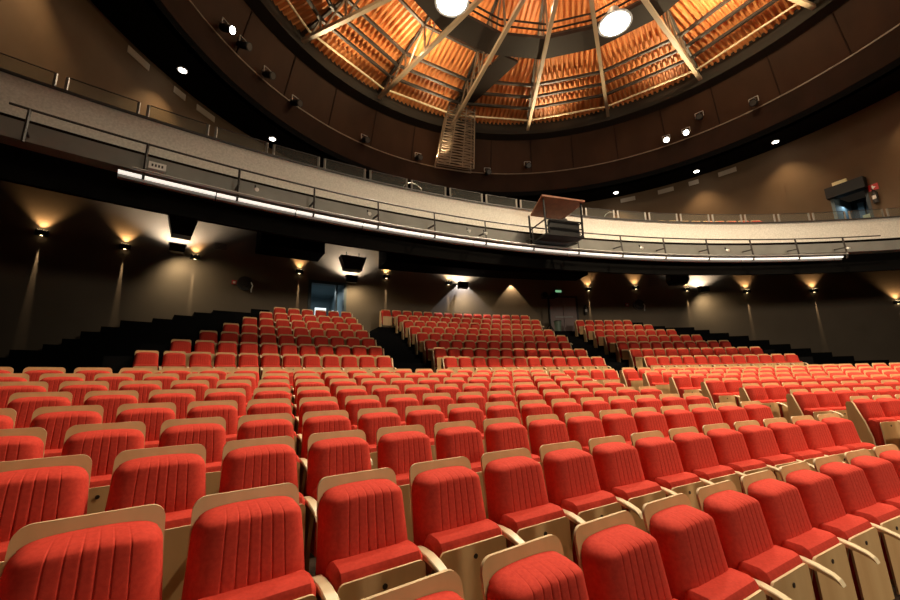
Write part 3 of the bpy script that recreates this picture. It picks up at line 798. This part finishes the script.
    b = MB(); b.prism([(-.04, .0), (-.04, .53), (-.33, .525), (-.27, .3), (-.25, 0)], lambda u, v, w: (.275+w, u, v), -.012, .012, 0, 0); P['side_support'] = (b, [M_SUP])
    # end-of-row panel
    pts = [(.05, .0), (.05, .60), (.04, .84), (.02, .87), (-.04, .87), (-.06, .85), (-.165, .55), (-.22, .32), (-.23, 0)]
    for nm, x in (('end_panel', .275), ('end_panel_l', -.275)):
        b = MB(); b.prism(pts, lambda u, v, w: (x+w, u, v), -.018, .018, 0, 1); P[nm] = (b, [M_PLY, M_EDGE])
    return P
HI, LO = seat_parts(True), seat_parts(False)
GROUP = 'red tip-up seats of the stalls'
MESH = {k: v[0].mesh(k, v[1]) for k, v in HI.items()}
def make_seat(kind):
    t = empty('theatre_seat', (0, 0, -50), 0, None, 'theatre seat', GROUP)
    def part(nm, me, par):
        o = bpy.data.objects.new(nm, MESH[me]); COL.objects.link(o); o.parent = par; return o
    part('back_panel', 'back_panel', t); part('back_cushion', 'back_cushion', t); part('seat_cushion', 'seat_cushion', t)
    sh = part('seat_shell', 'seat_shell', t); part('bolt', 'bolt', sh)
    if kind == 'l': part('end_panel', 'end_panel_l', t)
    part('armrest', 'armrest', t)
    if kind == 'r': part('end_panel', 'end_panel', t)
    else: part('side_support', 'side_support', t)
    return t

seats = []     # dict(R, a, z, kind, label, vis)
DG = 180/pi
def rowz_at(rr):   # nearest row in front (visibility estimate)
    return None
def in_view(p, mx=8, my=8):
    q = project(p); return q and -mx-.45*402/q[2] < q[0] < 900+mx+.45*402/q[2] and q[1] < 600+my+.1*402/q[2]
def topy(R, zz, px):      # screen height of a row's seat tops at column px, by scanning angles
    best = None
    for i in range(400):
        a = -48+70*i/399
        q = project(PC(R, a, zz+.95))
        if q and (best is None or abs(q[0]-px) < best[0]): best = (abs(q[0]-px), q[1])
    return best[1] if best and best[0] < 30 else 700
ALLROWS = [(ROWR[r], ROWZ[r]) for r in range(9)]+[(R9, Z9)]+REAR
def vis_area(ri, R, a, zz):
    q = project(PC(R, a, zz+.95)); q2 = project(PC(R, a, zz+.3))
    if not q or not q2: return 0
    dist = hypot(PC(R, a, 0)[0], PC(R, a, 0)[1])
    h = q2[1]-q[1]; wpx = .5*402/max(.6, dist)
    if ri > 0:
        yf = min(topy(ALLROWS[j][0], ALLROWS[j][1], q[0]) for j in range(max(0, ri-3), ri))
        h = min(h, yf-q[1])
    else: h = min(h, 600-q[1])
    return max(0, h)*wpx
outer = []         # seats of the same rows just outside the frame
def beyond(r, R, a, zz, kind):
    q = project(PC(R, a, zz+.7))
    if q and -420 < q[0] < 1500: outer.append(dict(R=R, a=a, z=zz, kind=kind))
LASTA = -22.28     # left top corner of the last seat before the centre aisle
for r in range(9):
    R, zz = ROWR[r], ROWZ[r]; da = W/R*DG; half = .22/R*DG
    a0 = LASTA+half; k = 0; row = []
    while True:
        a = a0-k*da
        if a < -47: break
        q = project(PC(R, a, zz+.9))
        p = PC(R, a, zz+.93)
        if in_view(p): row.append((k, a))
        else: beyond(r, R, a, zz, 'r' if k == 0 else 'm')
        k += 1
    first = True
    nrow = len(row)
    for n_k, (k, a) in enumerate(row):
        if r == 0:
            q = project(PC(R, a, zz+.75)); lab = None
            pos = nrow-n_k
            lab = 'red tip-up seat in the front row, %s counting up from the photo bottom' % ORD[pos]
        else:
            lab = 'red tip-up seat, %s row of near block, %s from the aisle' % (ORD[r+1], ORD[k+1])
        seats.append(dict(ri=r, R=R, a=a, z=zz, kind='r' if k == 0 else 'm', label=lab))
    a0 = -16.35+half; k = 0
    while True:
        a = a0+k*da
        if a > 12: break
        if in_view(PC(R, a, zz+.7)):
            seats.append(dict(ri=r, R=R, a=a, z=zz, kind='l' if k == 0 else 'm',
                              label='red tip-up seat across the aisle, %s, %s in' % ('back row' if r == 8 else ORD[9-r]+' row from back', ORD[k+1])))
        else: beyond(r, R, a, zz, 'l' if k == 0 else 'm')
        k += 1
def rear_row(ri, R, zz, rowname):
    da = W/R*DG; kk = ri-10
    le = LEFT_END[kk] if 0 <= kk < 7 else -39.75
    re_ = RIGHT_END[kk] if 0 <= kk < 7 else 2.3
    blocks = []
    if kk < 7:
        n = round((-27.45-le)/da); blocks.append(('raised block below the blue doorway', [(-27.45-da*(i+.5)) for i in range(n)], 1))
        n = round((re_+10.1)/da); blocks.append(('raised block beyond the double door', [(-10.1+da*(i+.5)) for i in range(n)], -1))
    l, rr = -24.4, -13.15
    if kk == 7: l, rr = -25.2, -12.8
    n = int((rr-l)/da+.15); s0 = l
    blocks.append(('raised middle block', [(l+da*(i+.5)) for i in range(n)], 0))
    for nm, aa, side in blocks:
        for i, a in enumerate(aa):
            last = i == len(aa)-1
            kd = 'm'
            if side == 1 and i == 0: kd = 'r'
            if side == -1 and i == 0: kd = 'l'
            if side == 0 and i == 0: kd = 'l'
            if side == 0 and last: kd = 'r'
            seats.append(dict(ri=ri, R=R, a=a, z=zz, kind=kd, label='red seat, %s row of %s, %s from its stairs' % (rowname, nm, ORD[i+1]) if side else
                              'red seat, %s row of %s, %s from the nearer stairs' % (rowname, nm, ORD[i+1])))
rear_row(9, R9, Z9, 'low')
for k, (R, zz) in enumerate(REAR): rear_row(10+k, R, zz, 'front' if k == 0 else ORD[k+1])
for s_ in seats: s_['vis'] = vis_area(s_['ri'], s_['R'], s_['a'], s_['z'])
seats.sort(key=lambda d: -d['vis'])
protos = {}
rest = []
N_IND = 300
for i, d in enumerate(seats):
    if i < N_IND:
        loc, rz = PC(d['R'], d['a'], d['z']), -rad(d['a'])
        if d['kind'] not in protos:
            t = make_seat(d['kind']); protos[d['kind']] = t
            t.location = loc; t.rotation_euler = (0, 0, rz); t['label'] = d['label']
        else: copy_thing(protos[d['kind']], loc, rz, d['label'])
    else: rest.append(d)
print('SEATS total', len(seats), 'rest', len(rest), 'smallest individual area', seats[min(N_IND, len(seats))-1]['vis'], 'rows in rest', sorted({d['ri'] for d in rest}),
      'rear individuals', len([d for d in seats[:N_IND] if d['ri'] >= 9]))
# balcony seats seen just over the parapet
balc = [dict(R=34.0, a=-9.6+k*W/34*DG, z=7.66, kind='m') for k in range(12)]
mlist = [M_PLY, M_EDGE, M_RED, M_ARM, M_SUP, M_BOLT]
def merged(lst, name, label):
    b = MB()
    for d in lst:
        names = ['back_panel', 'back_cushion', 'seat_cushion', 'seat_shell', 'armrest'] + (['end_panel_l', 'side_support'] if d['kind'] == 'l' else ['end_panel'] if d['kind'] == 'r' else ['side_support'])
        x0, y0, z0 = PC(d['R'], d['a'], d['z']); ca, sa = cos(rad(d['a'])), sin(rad(d['a']))
        for nm in names:
            pb, ms = LO[nm]; o = len(b.v)
            for x, y, zz in pb.v: b.v.append((x0+ca*x+sa*y, y0-sa*x+ca*y, z0+zz))
            mi = [mlist.index(m_) for m_ in ms]
            for f, m_, sm in zip(pb.f, pb.m, pb.sm): b.quad([i+o for i in f], mi[m_], sm)
    o = b.build(name, mlist)
    tag(o, label, 'theatre seats', None, 'stuff')
merged(rest, 'distant_seats', 'distant rows of small red seats in the raised stalls under the balcony')
merged(outer, 'outer_seats', 'red seats at the outer ends of the stalls rows, past the frame')
merged(balc, 'balcony_seats', 'row of red seats just showing behind the balcony glass railing')

# ------------------------------------------------------------------ unseen stage-side spots, added fill and ring floods, dim world
for tx_, ty_, pw in ((1.5, 5.0, 800), (4.5, 8.5, 2300), (9.5, 10.5, 3900), (14.5, 11.5, 3500), (5.0, 3.5, 2300)):
    light('house_light', 'SPOT', (12.0, -6.0, 13.0), pw, (1, .80, .55), (tx_, ty_, .8), .3, 27, .7)
light('stage_fill', 'SPOT', (18.0, -14.0, 5.5), 8500, (1, .86, .66), (10.0, 13.0, 3.5), 1.2, 84, 1.0)  # added soft fill for the rear wall and seats, no lamp known there
light('unseen_ring_flood', 'SPOT', (9.2, 8.2, 16.1), 9000, (1, .80, .55), (9.2, 8.2, 0), .4, 120, .6)  # extra ring lamps added out of view, without fixtures, to light the seats
light('unseen_ring_flood', 'SPOT', (3.2, 5.5, 16.1), 1300, (1, .80, .55), (3.2, 5.5, 0), .4, 120, .6)
w = bpy.data.worlds.new('world'); S.world = w; w.use_nodes = True
w.node_tree.nodes['Background'].inputs[0].default_value = (.9, .7, .5, 1)
w.node_tree.nodes['Background'].inputs[1].default_value = .012
